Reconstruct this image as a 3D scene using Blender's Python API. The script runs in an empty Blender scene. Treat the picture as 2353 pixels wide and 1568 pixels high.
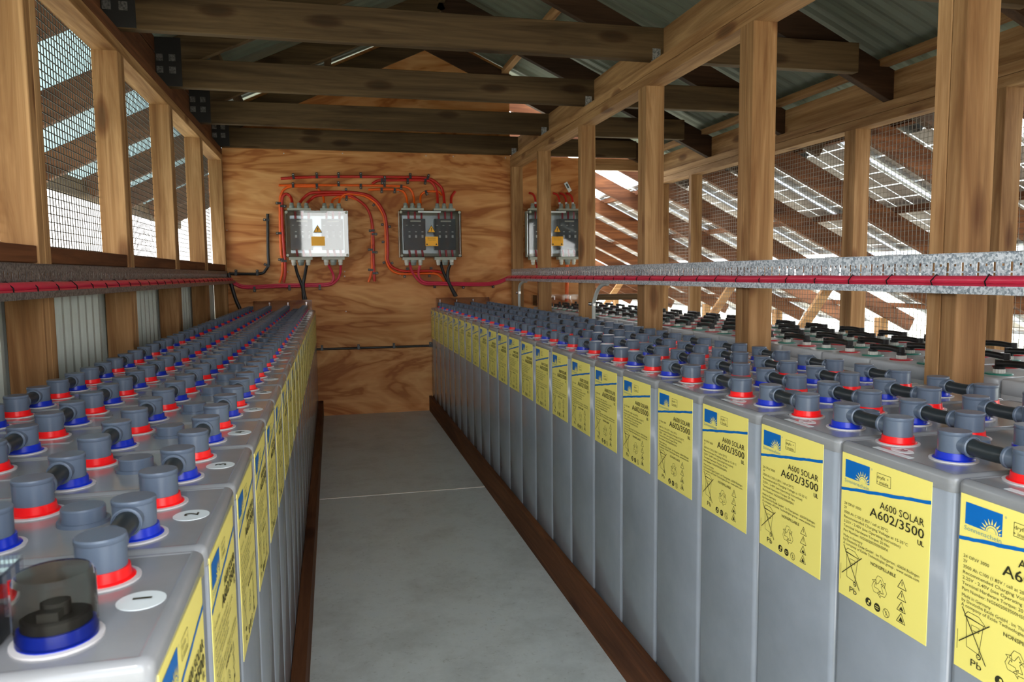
import bpy, math, random
from mathutils import Vector, Matrix
random.seed(7)
sc = bpy.context.scene
C = sc.collection
PI = math.pi

# ------------------------------------------------------------ camera
YAW, PITCH, ROLL, FPX, EYE = 0.2339, 0.0894, -0.0103, 1726.7, 1.0735
def camera():
    f = Vector((math.sin(YAW)*math.cos(PITCH), math.cos(YAW)*math.cos(PITCH), -math.sin(PITCH)))
    r = Vector((math.cos(YAW), -math.sin(YAW), 0)); u = r.cross(f)
    r2 = r*math.cos(ROLL)+u*math.sin(ROLL); u2 = -r*math.sin(ROLL)+u*math.cos(ROLL)
    cd = bpy.data.cameras.new('camera'); o = bpy.data.objects.new('camera', cd); C.objects.link(o)
    m = Matrix((r2, u2, -f)).transposed().to_4x4(); m.translation = Vector((0, 0, EYE))
    o.matrix_world = m
    cd.sensor_width = 36; cd.lens = FPX/2353*36; cd.clip_start = .01; cd.clip_end = 400
    cd.dof.use_dof = True; cd.dof.focus_distance = 1.7; cd.dof.aperture_fstop = 13
    sc.camera = o
camera()

# ------------------------------------------------------------ light and exposure
def world():
    w = bpy.data.worlds.new('overcast_sky'); sc.world = w; w.use_nodes = True
    nt = w.node_tree; nt.nodes.clear()
    out = nt.nodes.new('ShaderNodeOutputWorld'); bg = nt.nodes.new('ShaderNodeBackground')
    tc = nt.nodes.new('ShaderNodeTexCoord'); sp = nt.nodes.new('ShaderNodeSeparateXYZ'); cr = nt.nodes.new('ShaderNodeValToRGB')
    nt.links.new(tc.outputs['Generated'], sp.inputs[0]); nt.links.new(sp.outputs['Z'], cr.inputs[0])
    e = cr.color_ramp.elements
    e[0].position = 0; e[0].color = (1.35, 1.31, 1.25, 1); e[1].position = .6; e[1].color = (.78, .89, 1, 1)
    nt.links.new(cr.outputs[0], bg.inputs[0]); bg.inputs[1].default_value = 5.0
    nt.links.new(bg.outputs[0], out.inputs[0])
world()
sd = bpy.data.lights.new('sun', 'SUN'); sd.energy = 2.5; sd.angle = math.radians(12); sd.color = (1, .95, .88)
so = bpy.data.objects.new('sun', sd); C.objects.link(so); so.rotation_euler = (math.radians(32), 0, 0)
vs = sc.view_settings
sc.display_settings.display_device = 'sRGB'
vs.view_transform = 'Standard'; vs.look = 'None'; vs.exposure = 0.44; vs.gamma = 1; vs.use_curve_mapping = False

# ------------------------------------------------------------ helpers
def lin(r, g, b):
    f = lambda c: (c/255/12.92) if c/255 <= .04045 else ((c/255+.055)/1.055)**2.4
    return (f(r), f(g), f(b), 1)

class MB:
    def __init__(s): s.v = []; s.f = []; s.m = []; s.s = []
    def add(s, vs_, fs, m=0, sm=False):
        n = len(s.v); s.v += [tuple(q) for q in vs_]
        for f in fs: s.f.append(tuple(i+n for i in f)); s.m.append(m); s.s.append(sm)
        return s
    def box(s, x0, x1, y0, y1, z0, z1, m=0):
        v = [(x, y, z) for x in (x0, x1) for y in (y0, y1) for z in (z0, z1)]
        return s.add(v, [(0,1,3,2),(4,6,7,5),(0,4,5,1),(2,3,7,6),(0,2,6,4),(1,5,7,3)], m)
    def beam(s, a, b, w, h, up=(0,0,1), m=0, bev=0.0):
        # box from a to b (centre line), w across, h along `up`
        a = Vector(a); b = Vector(b); d = (b-a).normalized(); up = Vector(up)
        sd_ = d.cross(up).normalized(); u = sd_.cross(d)
        sec = [(-w/2,-h/2),(w/2,-h/2),(w/2,h/2),(-w/2,h/2)]
        if bev:
            k = bev; sec = [(-w/2+k,-h/2),(w/2-k,-h/2),(w/2,-h/2+k),(w/2,h/2-k),(w/2-k,h/2),(-w/2+k,h/2),(-w/2,h/2-k),(-w/2,-h/2+k)]
        n = len(sec); v = [a+sd_*p+u*q for p, q in sec]+[b+sd_*p+u*q for p, q in sec]
        fs = [tuple(range(n))[::-1], tuple(range(n, 2*n))]+[(i, (i+1) % n, (i+1) % n+n, i+n) for i in range(n)]
        return s.add(v, fs, m)
    def tube(s, pts, r, seg=10, m=0, cap=True, sm=True):
        pts = [Vector(p) for p in pts]; n = len(pts); v = []; fs = []
        t0 = (pts[1]-pts[0]).normalized(); ref = Vector((0,0,1)) if abs(t0.z) < .9 else Vector((1,0,0))
        nr = t0.cross(ref).normalized()
        rr = r if isinstance(r, (list, tuple)) else [r]*n
        for i, p in enumerate(pts):
            t = (pts[min(i+1, n-1)]-pts[max(i-1, 0)]).normalized()
            nr = (nr-t*nr.dot(t)).normalized(); bn = t.cross(nr)
            for k in range(seg):
                a = 2*PI*k/seg; v.append(p+(nr*math.cos(a)+bn*math.sin(a))*rr[i])
        for i in range(n-1):
            for k in range(seg):
                fs.append((i*seg+k, i*seg+(k+1) % seg, (i+1)*seg+(k+1) % seg, (i+1)*seg+k))
        s.add(v, fs, m, sm)
        if cap:
            s.add(v[:seg], [tuple(range(seg))[::-1]], m); s.add(v[-seg:], [tuple(range(seg))], m)
        return s
    def lathe(s, prof, c=(0,0,0), seg=24, m=0, axis='z', sm=True):
        # prof: list of (r, h); sharp corners by repeating a point
        v = []; fs = []; c = Vector(c)
        mp = {'z': lambda r,a,h: (r*math.cos(a), r*math.sin(a), h), 'y': lambda r,a,h: (r*math.cos(a), h, r*math.sin(a)), 'x': lambda r,a,h: (h, r*math.cos(a), r*math.sin(a))}[axis]
        for r, h in prof:
            for k in range(seg): v.append(c+Vector(mp(max(r, 1e-5), 2*PI*k/seg, h)))
        for i in range(len(prof)-1):
            if prof[i] == prof[i+1]: continue
            for k in range(seg): fs.append((i*seg+k, i*seg+(k+1) % seg, (i+1)*seg+(k+1) % seg, (i+1)*seg+k))
        return s.add(v, fs, m, sm)
    def rrect(s, x0, x1, y0, y1, r, levels, m=0, seg=4, top=True, bottom=True):
        # rounded-rectangle prism; levels = list of (inset, z)
        v = []; n = 4*(seg+1)
        for ins, z in levels:
            rr = max(r-ins, .0005)
            for cx, cy, a0 in ((x1-r, y1-r, 0), (x0+r, y1-r, PI/2), (x0+r, y0+r, PI), (x1-r, y0+r, 1.5*PI)):
                for k in range(seg+1):
                    a = a0+PI/2*k/seg; v.append((cx+rr*math.cos(a), cy+rr*math.sin(a), z))
        fs = []
        for i in range(len(levels)-1):
            for k in range(n): fs.append((i*n+k, i*n+(k+1) % n, (i+1)*n+(k+1) % n, (i+1)*n+k))
        s.add(v, fs, m, True)
        if bottom: s.add(v[:n], [tuple(range(n))[::-1]], m)
        if top: s.add(v[-n:], [tuple(range(n))], m)
        return s
    def build(s, name, mats, parent=None, origin=None, loc=None):
        if not isinstance(mats, (list, tuple)): mats = [mats]
        if origin is None:
            if parent is None:
                xs = [p[0] for p in s.v]; ys = [p[1] for p in s.v]; zs = [p[2] for p in s.v]
                origin = ((min(xs)+max(xs))/2, (min(ys)+max(ys))/2, min(zs))
            else: origin = (0,0,0)
        me = bpy.data.meshes.new(name)
        me.from_pydata([(x-origin[0], y-origin[1], z-origin[2]) for x, y, z in s.v], [], s.f)
        for m in mats: me.materials.append(m)
        me.polygons.foreach_set('material_index', s.m); me.polygons.foreach_set('use_smooth', s.s)
        me.update()
        o = bpy.data.objects.new(name, me); C.objects.link(o)
        o.location = loc if loc is not None else origin
        if parent is not None:
            o.parent = parent
            if loc is None:
                pl = Vector((0,0,0)); q = parent
                while q is not None: pl += q.location; q = q.parent
                o.location = Vector(origin)-(pl if origin != (0,0,0) else Vector((0,0,0)))
        return o

def tag(o, label, cat, group=None):
    o['label'] = label; o['category'] = cat
    if group: o['group'] = group
    return o
def struct(o): o['kind'] = 'structure'; return o
def empty(name, loc, label=None, cat=None, group=None):
    o = bpy.data.objects.new(name, None); C.objects.link(o); o.location = loc; o.empty_display_size = .05
    if label: tag(o, label, cat, group)
    return o
KIDS = {}
def copy_tree(o, parent=None):
    c = o.copy(); C.objects.link(c)
    if parent is not None: c.parent = parent
    if o.name not in KIDS: KIDS[o.name] = list(o.children)
    for ch in KIDS[o.name]: copy_tree(ch, c)
    return c
ONES = ['zeroth','first','second','third','fourth','fifth','sixth','seventh','eighth','ninth','tenth','eleventh','twelfth','thirteenth','fourteenth','fifteenth','sixteenth','seventeenth','eighteenth','nineteenth']
def ordn(n):
    if n < 20: return ONES[n]
    t = {2: 'twent', 3: 'thirt'}[n//10]
    return t+'ieth' if n % 10 == 0 else t+'y-'+ONES[n % 10]
def smooth(pts, k=6):
    # Catmull-Rom through 3D points
    P = [Vector(p) for p in pts]; P = [P[0]*2-P[1]]+P+[P[-1]*2-P[-2]]; out = []
    for i in range(1, len(P)-2):
        a, b, c, d = P[i-1:i+3]
        for j in range(k):
            t = j/k
            out.append(.5*((2*b)+(c-a)*t+(2*a-5*b+4*c-d)*t*t+(3*b-a-3*c+d)*t**3))
    out.append(P[-2]); return out
_tc = {}
def text2d(s):
    # outline of a word as flat polygons, letters upright, unit cap size
    if s in _tc: return _tc[s]
    cu = bpy.data.curves.new('t', 'FONT'); cu.body = s; cu.size = 1; cu.resolution_u = 2
    o = bpy.data.objects.new('t', cu); C.objects.link(o); bpy.context.view_layer.update()
    me = bpy.data.meshes.new_from_object(o.evaluated_get(bpy.context.evaluated_depsgraph_get()))
    v = [(q.co.x, q.co.y) for q in me.vertices]; f = [tuple(p.vertices) for p in me.polygons]
    bpy.data.objects.remove(o); bpy.data.curves.remove(cu); bpy.data.meshes.remove(me)
    _tc[s] = (v, f); return _tc[s]

# ------------------------------------------------------------ materials
def mat(name, col=(128,128,128), rough=.6, metal=0, spec=.5, trans=0, ior=1.45, alpha=1):
    m = bpy.data.materials.new(name); m.use_nodes = True
    b = m.node_tree.nodes['Principled BSDF']
    b.inputs['Base Color'].default_value = lin(*col); b.inputs['Roughness'].default_value = rough
    b.inputs['Metallic'].default_value = metal; b.inputs['Specular IOR Level'].default_value = spec
    b.inputs['Transmission Weight'].default_value = trans; b.inputs['IOR'].default_value = ior; b.inputs['Alpha'].default_value = alpha
    return m
class NT:
    def __init__(s, m): s.t = m.node_tree; s.b = s.t.nodes['Principled BSDF']
    def n(s, ty, **kw):
        q = s.t.nodes.new('ShaderNode'+ty)
        for k, v in kw.items(): setattr(q, k, v)
        return q
    def l(s, a, b): s.t.links.new(a, b)
    def coords(s, scale, rnd=True, use='Object'):
        tc = s.n('TexCoord'); mp = s.n('Mapping'); mp.inputs['Scale'].default_value = scale
        s.l(tc.outputs[use], mp.inputs[0])
        if rnd:
            oi = s.n('ObjectInfo'); mu = s.n('Math', operation='MULTIPLY'); mu.inputs[1].default_value = 37.0
            cx = s.n('CombineXYZ'); s.l(oi.outputs['Random'], mu.inputs[0])
            for k in range(3): s.l(mu.outputs[0], cx.inputs[k])
            s.l(cx.outputs[0], mp.inputs['Location'])
        return mp.outputs[0]
    def noise(s, vec, sc_=1, det=4, rough=.6, dist=0):
        q = s.n('TexNoise'); q.inputs['Scale'].default_value = sc_; q.inputs['Detail'].default_value = det
        q.inputs['Roughness'].default_value = rough; q.inputs['Distortion'].default_value = dist; s.l(vec, q.inputs['Vector']); return q.outputs['Fac']
    def ramp(s, fac, stops):
        q = s.n('ValToRGB'); e = q.color_ramp.elements
        while len(e) < len(stops): e.new(.5)
        for i, (p, c) in enumerate(stops): e[i].position = p; e[i].color = c
        s.l(fac, q.inputs[0]); return q.outputs[0]
    def mix(s, fac, a, b, mode='MIX'):
        q = s.n('Mix', data_type='RGBA', blend_type=mode)
        for i, v in ((0, fac), (6, a), (7, b)):
            if isinstance(v, (float, int, tuple)): q.inputs[i].default_value = v
            else: s.l(v, q.inputs[i])
        return q.outputs[2]
    def math(s, op, a, b=None):
        q = s.n('Math', operation=op)
        for i, v in ((0, a), (1, b)):
            if v is None: continue
            if isinstance(v, (float, int)): q.inputs[i].default_value = v
            else: s.l(v, q.inputs[i])
        return q.outputs[0]
    def bump(s, h, st=.2, d=.002):
        q = s.n('Bump'); q.inputs['Strength'].default_value = st; q.inputs['Distance'].default_value = d
        s.l(h, q.inputs['Height']); s.l(q.outputs[0], s.b.inputs['Normal'])
def wood(name, light, dark, ax, knots=True, rough=.75, vary=.25):
    m = mat(name, light, rough, spec=.25); k = NT(m)
    st = [14, 14, 14]; st[ax] = .9
    v = k.coords(tuple(st)); n1 = k.noise(v, 1.0, 5, .65, .8)
    st2 = [90, 90, 90]; st2[ax] = 2.5
    v2 = k.coords(tuple(st2)); n2 = k.noise(v2, 1.0, 3, .6)
    c = k.ramp(n1, [(.33, lin(*dark)), (.5, lin(*[int(.5*a+.5*b) for a, b in zip(dark, light)])), (.66, lin(*light))])
    c = k.mix(.35, c, k.ramp(n2, [(.35, (.45,.4,.35,1)), (.6, (1,1,1,1))]), 'MULTIPLY')
    if knots:
        st3 = [9, 9, 9]; st3[ax] = 3.0
        v3 = k.coords(tuple(st3)); vo = k.n('TexVoronoi'); vo.inputs['Scale'].default_value = 1.0; k.l(v3, vo.inputs['Vector'])
        sc3 = k.n('SeparateColor'); k.l(vo.outputs['Color'], sc3.inputs[0]); far = k.math('MULTIPLY', k.math('LESS_THAN', sc3.outputs[0], .35), 5.0)
        kn = k.ramp(k.math('ADD', vo.outputs['Distance'], far), [(.09, lin(84,50,32)), (.17, lin(150,104,76)), (.27, (1,1,1,1))])
        c = k.mix(.6, c, kn, 'MULTIPLY')
    oi = k.n('ObjectInfo'); hv = k.math('MULTIPLY_ADD', oi.outputs['Random'], vary)
    hv.node.inputs[2].default_value = 1-vary*.6
    hs = k.n('HueSaturation'); k.l(c, hs.inputs['Color']); k.l(hv, hs.inputs['Value'])
    k.l(hs.outputs[0], k.b.inputs['Base Color']); k.bump(n2, .25, .001)
    return m
PINE = ((186,146,102), (128,90,54)); DARKP = ((112,90,62), (70,54,36)); BRN = ((124,78,48), (78,46,28)); DRK = ((82,58,40), (48,34,24))
M = {}
for i, a in enumerate('xyz'):
    M['pine_'+a] = wood('pine timber grain '+a, *PINE, i)
    M['old_'+a] = wood('weathered timber grain '+a, *DARKP, i)
    M['dark_'+a] = wood('dark timber grain '+a, *DRK, i, knots=False)
    M['brown_'+a] = wood('brown stained timber grain '+a, *BRN, i)
def ply_mat():
    m = mat('pine plywood', (190,125,75), .55, spec=.3); k = NT(m)
    v = k.coords((.75, .75, 2.6), rnd=False)
    n = k.noise(v, 1.15, 4, .55, .7)
    b = k.math('MULTIPLY', n, 42.0); s_ = k.math('SINE', b); s_ = k.math('MULTIPLY_ADD', s_, .5); s_.node.inputs[2].default_value = .5
    band = k.ramp(s_, [(.0, lin(168,106,56)), (.16, lin(194,134,78)), (.7, lin(204,146,90)), (1, lin(216,162,106))])
    big = k.ramp(k.noise(k.coords((1,1,2.4), rnd=False), 1.6, 3, .6), [(.35, lin(226,190,160)), (.62, (1,1,1,1))])
    c = k.mix(.6, band, big, 'MULTIPLY')
    fine = k.noise(k.coords((9,9,120), rnd=False), 1, 2, .5)
    c = k.mix(.3, c, k.ramp(fine, [(.35, (.8,.74,.66,1)), (.6, (1,1,1,1))]), 'MULTIPLY')
    k.l(c, k.b.inputs['Base Color']); k.bump(fine, .1, .001)
    return m
M['ply'] = ply_mat()
def floor_mat():
    m = mat('grey painted floor', (150,156,154), .45, spec=.4); k = NT(m)
    n = k.noise(k.coords((1,1,1), rnd=False), 5, 8, .7); n2 = k.noise(k.coords((1,1,1), rnd=False), 60, 4, .7)
    c = k.ramp(n, [(.3, lin(184,188,186)), (.55, lin(208,213,212)), (.8, lin(202,210,213))])
    c = k.mix(.5, c, k.ramp(n2, [(.3, (.62,.6,.56,1)), (.42, (1,1,1,1))]), 'MULTIPLY')
    k.l(c, k.b.inputs['Base Color']); r = k.math('MULTIPLY_ADD', n, .3); r.node.inputs[2].default_value = .3; k.l(r, k.b.inputs['Roughness'])
    k.bump(n2, .15, .001); return m
M['floor'] = floor_mat()
def galv(name, a, b, sc_=70):
    m = mat(name, a, .42, .75); k = NT(m)
    vo = k.n('TexVoronoi'); vo.inputs['Scale'].default_value = sc_; k.l(k.coords((1,1,1)), vo.inputs['Vector'])
    n = k.noise(k.coords((1,1,1)), sc_*1.3, 3, .6)
    s_ = k.n('SeparateColor'); k.l(vo.outputs['Color'], s_.inputs[0]); f = k.math('ADD', k.math('MULTIPLY', s_.outputs[0], .5), k.math('MULTIPLY', n, .5))
    k.l(k.ramp(f, [(.3, lin(*b)), (.65, lin(*a))]), k.b.inputs['Base Color']); return m
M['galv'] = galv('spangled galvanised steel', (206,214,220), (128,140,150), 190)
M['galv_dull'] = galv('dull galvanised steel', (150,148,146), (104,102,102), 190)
M['sheet'] = mat('grey green corrugated steel', (192,200,192), .5, .25)
M['roofsheet'] = mat('grey roof sheet underside', (112,118,104), .55, .2)
def case_mat(name, col, rough):
    m = mat(name, col, rough, spec=.5); k = NT(m); n = k.noise(k.coords((1,1,1)), 9, 5, .6)
    c = k.ramp(n, [(.3, lin(*[int(q*.93) for q in col])), (.7, lin(*col))]); k.l(c, k.b.inputs['Base Color']); return m
M['case'] = case_mat('grey battery case', (148,154,164), .16)
M['lid'] = case_mat('grey battery lid', (139,140,144), .15)
M['cap'] = case_mat('blue grey plastic cap', (92,104,122), .3)
M['washer'] = mat('pale washer', (196,192,192), .4)
M['red'] = mat('red plastic ring', (235,22,26), .3); M['blue'] = mat('blue plastic ring', (16,44,176), .3)
M['tube'] = mat('black rubber sleeve', (40,46,50), .35); M['black'] = mat('black plastic', (22,22,24), .4)
M['yellow'] = mat('yellow printed label', (234,219,118), .35); M['lblue'] = mat('blue label print', (0,98,176), .35)
M['ink'] = mat('black print', (44,42,20), .5); M['inkb'] = mat('blue grey print', (110,150,150), .5); M['darkplate'] = mat('dark bracing plate', (38,36,36), .6); M['white'] = mat('white sticker', (216,222,224), .4)
M['pinkw'] = mat('dark red print', (120,24,50), .4)
M['crimson'] = mat('crimson cable sheath', (200,50,78), .3); M['redc'] = mat('red cable sheath', (190,40,30), .38); M['orange'] = mat('orange cable sheath', (238,98,22), .38)
M['boxgrey'] = mat('pale grey enclosure', (176,180,166), .45); M['gland'] = mat('grey cable gland', (140,150,144), .4); M['glandw'] = mat('pale cable gland', (214,214,204), .4)
M['cup'] = mat('smoky clear plastic', (176,174,164), .08, trans=1, ior=1.12); M['clear'] = mat('clear polycarbonate', (235,240,242), .03, trans=1, ior=1.5)

def acrylic():
    m = bpy.data.materials.new('clear acrylic guard'); m.use_nodes = True; k = NT(m); t = m.node_tree
    a = k.n('BsdfTransparent'); a.inputs[0].default_value = (.93,.90,.91,1); g = k.n('BsdfGlossy'); g.inputs[0].default_value = (1,1,1,1); g.inputs[1].default_value = .05
    f = k.n('Fresnel'); f.inputs[0].default_value = 1.5; ms = k.n('MixShader'); k.l(f.outputs[0], ms.inputs[0]); k.l(a.outputs[0], ms.inputs[1]); k.l(g.outputs[0], ms.inputs[2])
    k.l(ms.outputs[0], t.nodes['Material Output'].inputs[0]); return m
M['smoky'] = acrylic()
M['switch'] = mat('dark blue grey switchgear', (70,84,92), .35); M['mplate'] = mat('zinc mounting plate', (190,200,206), .3, .5)
M['amber'] = mat('amber warning sticker', (248,178,20), .4); M['bolt'] = mat('bright steel bolt', (200,200,198), .25, 1)
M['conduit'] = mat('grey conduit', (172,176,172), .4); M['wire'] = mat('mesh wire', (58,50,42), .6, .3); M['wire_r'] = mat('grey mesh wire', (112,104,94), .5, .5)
M['green'] = mat('green plastic disc', (20,120,104), .35); M['reddisc'] = mat('dark red disc', (176,24,36), .35); M['ribbed'] = mat('milky plastic collar', (196,196,190), .4)
M['alu'] = mat('aluminium frame', (196,200,206), .35, .8)
def ground_mat():
    m = mat('dry bright ground', (200,196,180), .9); k = NT(m); n = k.noise(k.coords((1,1,1), rnd=False), 1.5, 8, .7)
    k.l(k.ramp(n, [(.35, lin(176,176,140)), (.65, lin(222,216,204))]), k.b.inputs['Base Color']); return m
M['ground'] = ground_mat()
M['leaf'] = mat('green leaves', (112,138,78), .6)
def pv_mat():
    # square cells with see-through gaps between them
    m = bpy.data.materials.new('solar module sheet'); m.use_nodes = True; k = NT(m); t = m.node_tree
    sp = k.n('SeparateXYZ'); tc = k.n('TexCoord'); k.l(tc.outputs['Object'], sp.inputs[0])
    def line(o, pitch, w):
        f = k.math('FRACT', k.math('DIVIDE', o, pitch)); return k.math('LESS_THAN', k.math('ABSOLUTE', k.math('SUBTRACT', f, .5)), w)
    g = k.math('MAXIMUM', line(sp.outputs[0], .162, .035), line(sp.outputs[1], .162, .035))
    k.b.inputs['Base Color'].default_value = lin(150,138,132); k.b.inputs['Roughness'].default_value = .4
    tr = k.n('BsdfTranslucent'); tr.inputs[0].default_value = (.6,.6,.57,1)
    tp = k.n('BsdfTransparent'); tp.inputs[0].default_value = (.7,.72,.7,1); ms0 = k.n('MixShader'); ms0.inputs[0].default_value = .22
    k.l(tr.outputs[0], ms0.inputs[1]); k.l(tp.outputs[0], ms0.inputs[2])
    ms = k.n('MixShader'); k.l(g, ms.inputs[0]); k.l(k.b.outputs[0], ms.inputs[1]); k.l(ms0.outputs[0], ms.inputs[2])
    k.l(ms.outputs[0], t.nodes['Material Output'].inputs[0]); return m
M['pv'] = pv_mat()
def translucent_mat():
    m = bpy.data.materials.new('pale translucent roof sheet'); m.use_nodes = True; k = NT(m)
    tr = k.n('BsdfTranslucent'); tr.inputs[0].default_value = (.42,.50,.50,1); ms = k.n('MixShader'); ms.inputs[0].default_value = .75
    k.b.inputs['Base Color'].default_value = lin(200,214,214)
    k.l(k.b.outputs[0], ms.inputs[1]); k.l(tr.outputs[0], ms.inputs[2]); k.l(ms.outputs[0], m.node_tree.nodes['Material Output'].inputs[0]); return m
M['translucent'] = translucent_mat()

# ------------------------------------------------------------ dimensions
YW = 5.88            # face of the plywood wall
XL, XR = -.125, .745 # aisle faces of the two battery rows
XSL, XSR = -.745, 1.40   # aisle faces of the left and right stud walls
XO = 2.65            # outer stud wall
ZT = .8165; ZB = .0445; PITCHY = .221; Y0L = .527; Y0R = .541; CD = .55
RIDGE = .742
def roof(x, z0=2.78): return z0-.46*abs(x-RIDGE)

# ------------------------------------------------------------ the setting
def mk(name, mats, fn):
    b = MB(); fn(b); return struct(b.build(name, mats))
mk('ground', M['ground'], lambda b: b.box(-60, 60, -60, 80, -.55, -.5))
def fl(b):
    b.box(-.9, 2.75, -.35, 3.654, -.06, 0); b.box(-.9, 2.75, 3.658, 6.0, -.06, 0)
mk('floor', M['floor'], fl)
b = MB(); b.box(-.089, .721, 3.652, 3.661, .0002, .0016); struct(b.build('trim_1', mat('pale seam filler', (236,230,220), .6)))
def ripple(b, y0, y1, z0, z1, x, pitch, amp):
    n = int((y1-y0)/pitch*8); v = []
    for i in range(n+1):
        y = y0+(y1-y0)*i/n; ph = 2*PI*(y-y0)/pitch; xx = x+amp*max(-.55, min(.55, math.sin(ph)))/.55
        v += [(xx, y, z0), (xx, y, z1)]
    b.add(v, [(2*i, 2*i+1, 2*i+3, 2*i+2) for i in range(n)], 0, False)
mk('wall_left', M['sheet'], lambda b: ripple(b, -.3, 6.0, -.1, 1.13, -.852, .078, .008))
wb = MB(); wb.box(-.835, 1.399, YW, YW+.017, 0, 1.0855); wb.box(-.835, 1.399, YW, YW+.017, 1.0875, 2.0); wb.box(-.835, 1.5, YW+.0172, YW+.03, -.05, 2.0)
wb = struct(wb.build('wall_back', M['ply']))
for x, z in [(-.315,1.975),(.108,1.986),(.735,1.985),(.947,1.985),(1.363,1.985),(-.734,1.412),(-.318,1.104),(.098,1.103),(.097,1.067),(.099,.799),(.103,1.71),(.516,1.709),(.517,1.069)]:
    q = MB(); q.lathe([(0,-.002),(.004,-.002),(.0045,0),(.0045,.002)], (x, YW-.001, z), 10, axis='y'); q.build('screw_head', M['washer'], wb, origin=(x, YW, z))
b = MB(); b.add([(-.745,YW,2.0),(1.40,YW,2.0),(1.40,YW,roof(1.4,2.955)),(RIDGE,YW,2.955),(-.745,YW,roof(-.745,2.955))]+[(-.745,YW+.017,2.0),(1.40,YW+.017,2.0),(1.40,YW+.017,roof(1.4,2.955)),(RIDGE,YW+.017,2.955),(-.745,YW+.017,roof(-.745,2.955))],
    [(0,1,2,3,4),(9,8,7,6,5),(0,5,6,1),(1,6,7,2),(2,7,8,3),(3,8,9,4),(4,9,5,0)])
struct(b.build('wall_gable', M['ply']))
mk('wall_side_room', M['ply'], lambda b: b.box(1.40, 2.06, YW+.001, YW+.018, 0, 2.0))
def wf(b):   # wall behind the camera with its open doorway
    b.box(-.9, -.42, -.32, -.30, 0, 2.2); b.box(.75, 2.75, -.32, -.30, 0, 2.2); b.box(-.42, .75, -.32, -.30, 2.15, 2.2)
    b.add([(-.9,-.31,2.2),(2.4,-.31,2.2),(RIDGE,-.31,2.96)], [(0,1,2)])
mk('wall_front', M['ply'], wf)
# corrugated roof sheets on the rafters, one sheet run per slope
def roofside(b, sg, xe):
    x0 = RIDGE-sg*.02; n = 8; L = []
    ys = [-.5+i*.0127*2 for i in range(int(6.7/.0254)+1)]
    v = []
    for i, y in enumerate(ys):
        dz = .008*[0,1,1,0][i % 4]
        for x in (x0, xe): v.append((x, y, roof(x, 2.78)+.195+dz))
    b.add(v, [(2*i, 2*i+1, 2*i+3, 2*i+2) for i in range(len(ys)-1)])
mk('ceiling', M['roofsheet'], lambda b: (roofside(b, -1, -.88), roofside(b, 1, 3.02)))

# plinths and kick boards
tag(MB().box(.722, XR-.001, .50, YW-.002, 0, .119).build('kick_board', M['brown_y']), 'dark brown kick board along the foot of the right battery row', 'board')
tag(MB().box(XL+.001, -.09, .50, YW-.002, 0, .119).build('kick_board', M['brown_y']), 'brown kick board along the foot of the left battery row', 'board')
for x0, x1, nm in ((XL-CD, XL, 'left battery row'), (XR, XR+CD, 'right battery row'), (1.515, 1.515+CD, 'side room battery row')):
    tag(MB().box(x0+.005, x1-.005, .53, YW-.01, .001, ZB-.0005).build('base_board', M['brown_y']), 'flat timber base board under the '+nm, 'board')

# ------------------------------------------------------------ timber frame
def stud(x0, x1, y1, z0, z1, label, double=True, mt='pine_z', grp='studs'):
    w = .0430; e = empty('stud', ((x0+x1)/2, y1-(.045 if double else .0225), z0), label, 'post', grp)
    for k in range(2 if double else 1):
        q = MB(); ya = y1-(k+1)*.0455+.0012; q.beam(((x0+x1)/2, ya+w/2, z0), ((x0+x1)/2, ya+w/2, z1), abs(x1-x0), w, up=(0,1,0), bev=.002)
        q.build('stud_board', M[mt], e, origin=((x0+x1)/2, ya+w/2, z0))
YS = [.52, 1.41, 2.31, 3.21, 4.115, 5.01, 5.875]
for i, y in enumerate(YS):
    if i > 0: stud(XSL-.09, XSL, y, 0, 1.91, 'pine stud of the left mesh wall, %s from the camera' % ordn(i), i < 6, grp='left wall studs')
    else: stud(XSL-.09, XSL, y, 0, 1.91, 'pine stud of the left mesh wall, beside the camera', grp='left wall studs')
YSR = [.66, 1.54, 2.427, 3.317, 4.19, 5.09, 5.875]
for i, y in enumerate(YSR):
    stud(XSR, XSR+.09, y, 0, 1.91, ('pine post of the right partition, %s from the camera' % ordn(i)) if i else 'pine post of the right partition, beside the camera', i in (1,2,3), grp='right partition posts')
YSO = [.85, 1.74, 2.63, 3.52, 4.41, 5.30, 5.875]
for i, y in enumerate(YSO):
    stud(XO, XO+.09, y, 0, 1.80, 'pine stud of the far outer mesh wall, %s from the camera' % ordn(i+1), i in (1,2,3), grp='outer wall studs')
def plate(x, z, w, nm, y0=-.3, y1=5.878, mt='pine_y'):
    q = MB(); q.beam((x, y0, z+.022), (x, y1, z+.022), w, .0445, bev=.002); return tag(q.build('top_plate', M[mt]), nm, 'beam')
plate(XSL-.045, 1.91, .09, 'lower timber top plate of the left mesh wall'); plate(XSL-.045, 1.956, .09, 'upper timber top plate of the left mesh wall', mt='brown_y')
plate(XSR+.045, 1.91, .09, 'lower timber top plate of the right partition'); plate(XSR+.045, 1.956, .09, 'upper timber top plate of the right partition')
plate(XO+.045, 1.80, .09, 'lower timber top plate of the outer mesh wall'); plate(XO+.045, 1.846, .09, 'upper timber top plate of the outer mesh wall')
YJ = [1.40, 2.30, 3.20, 4.10, 5.00, 5.86]
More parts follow.
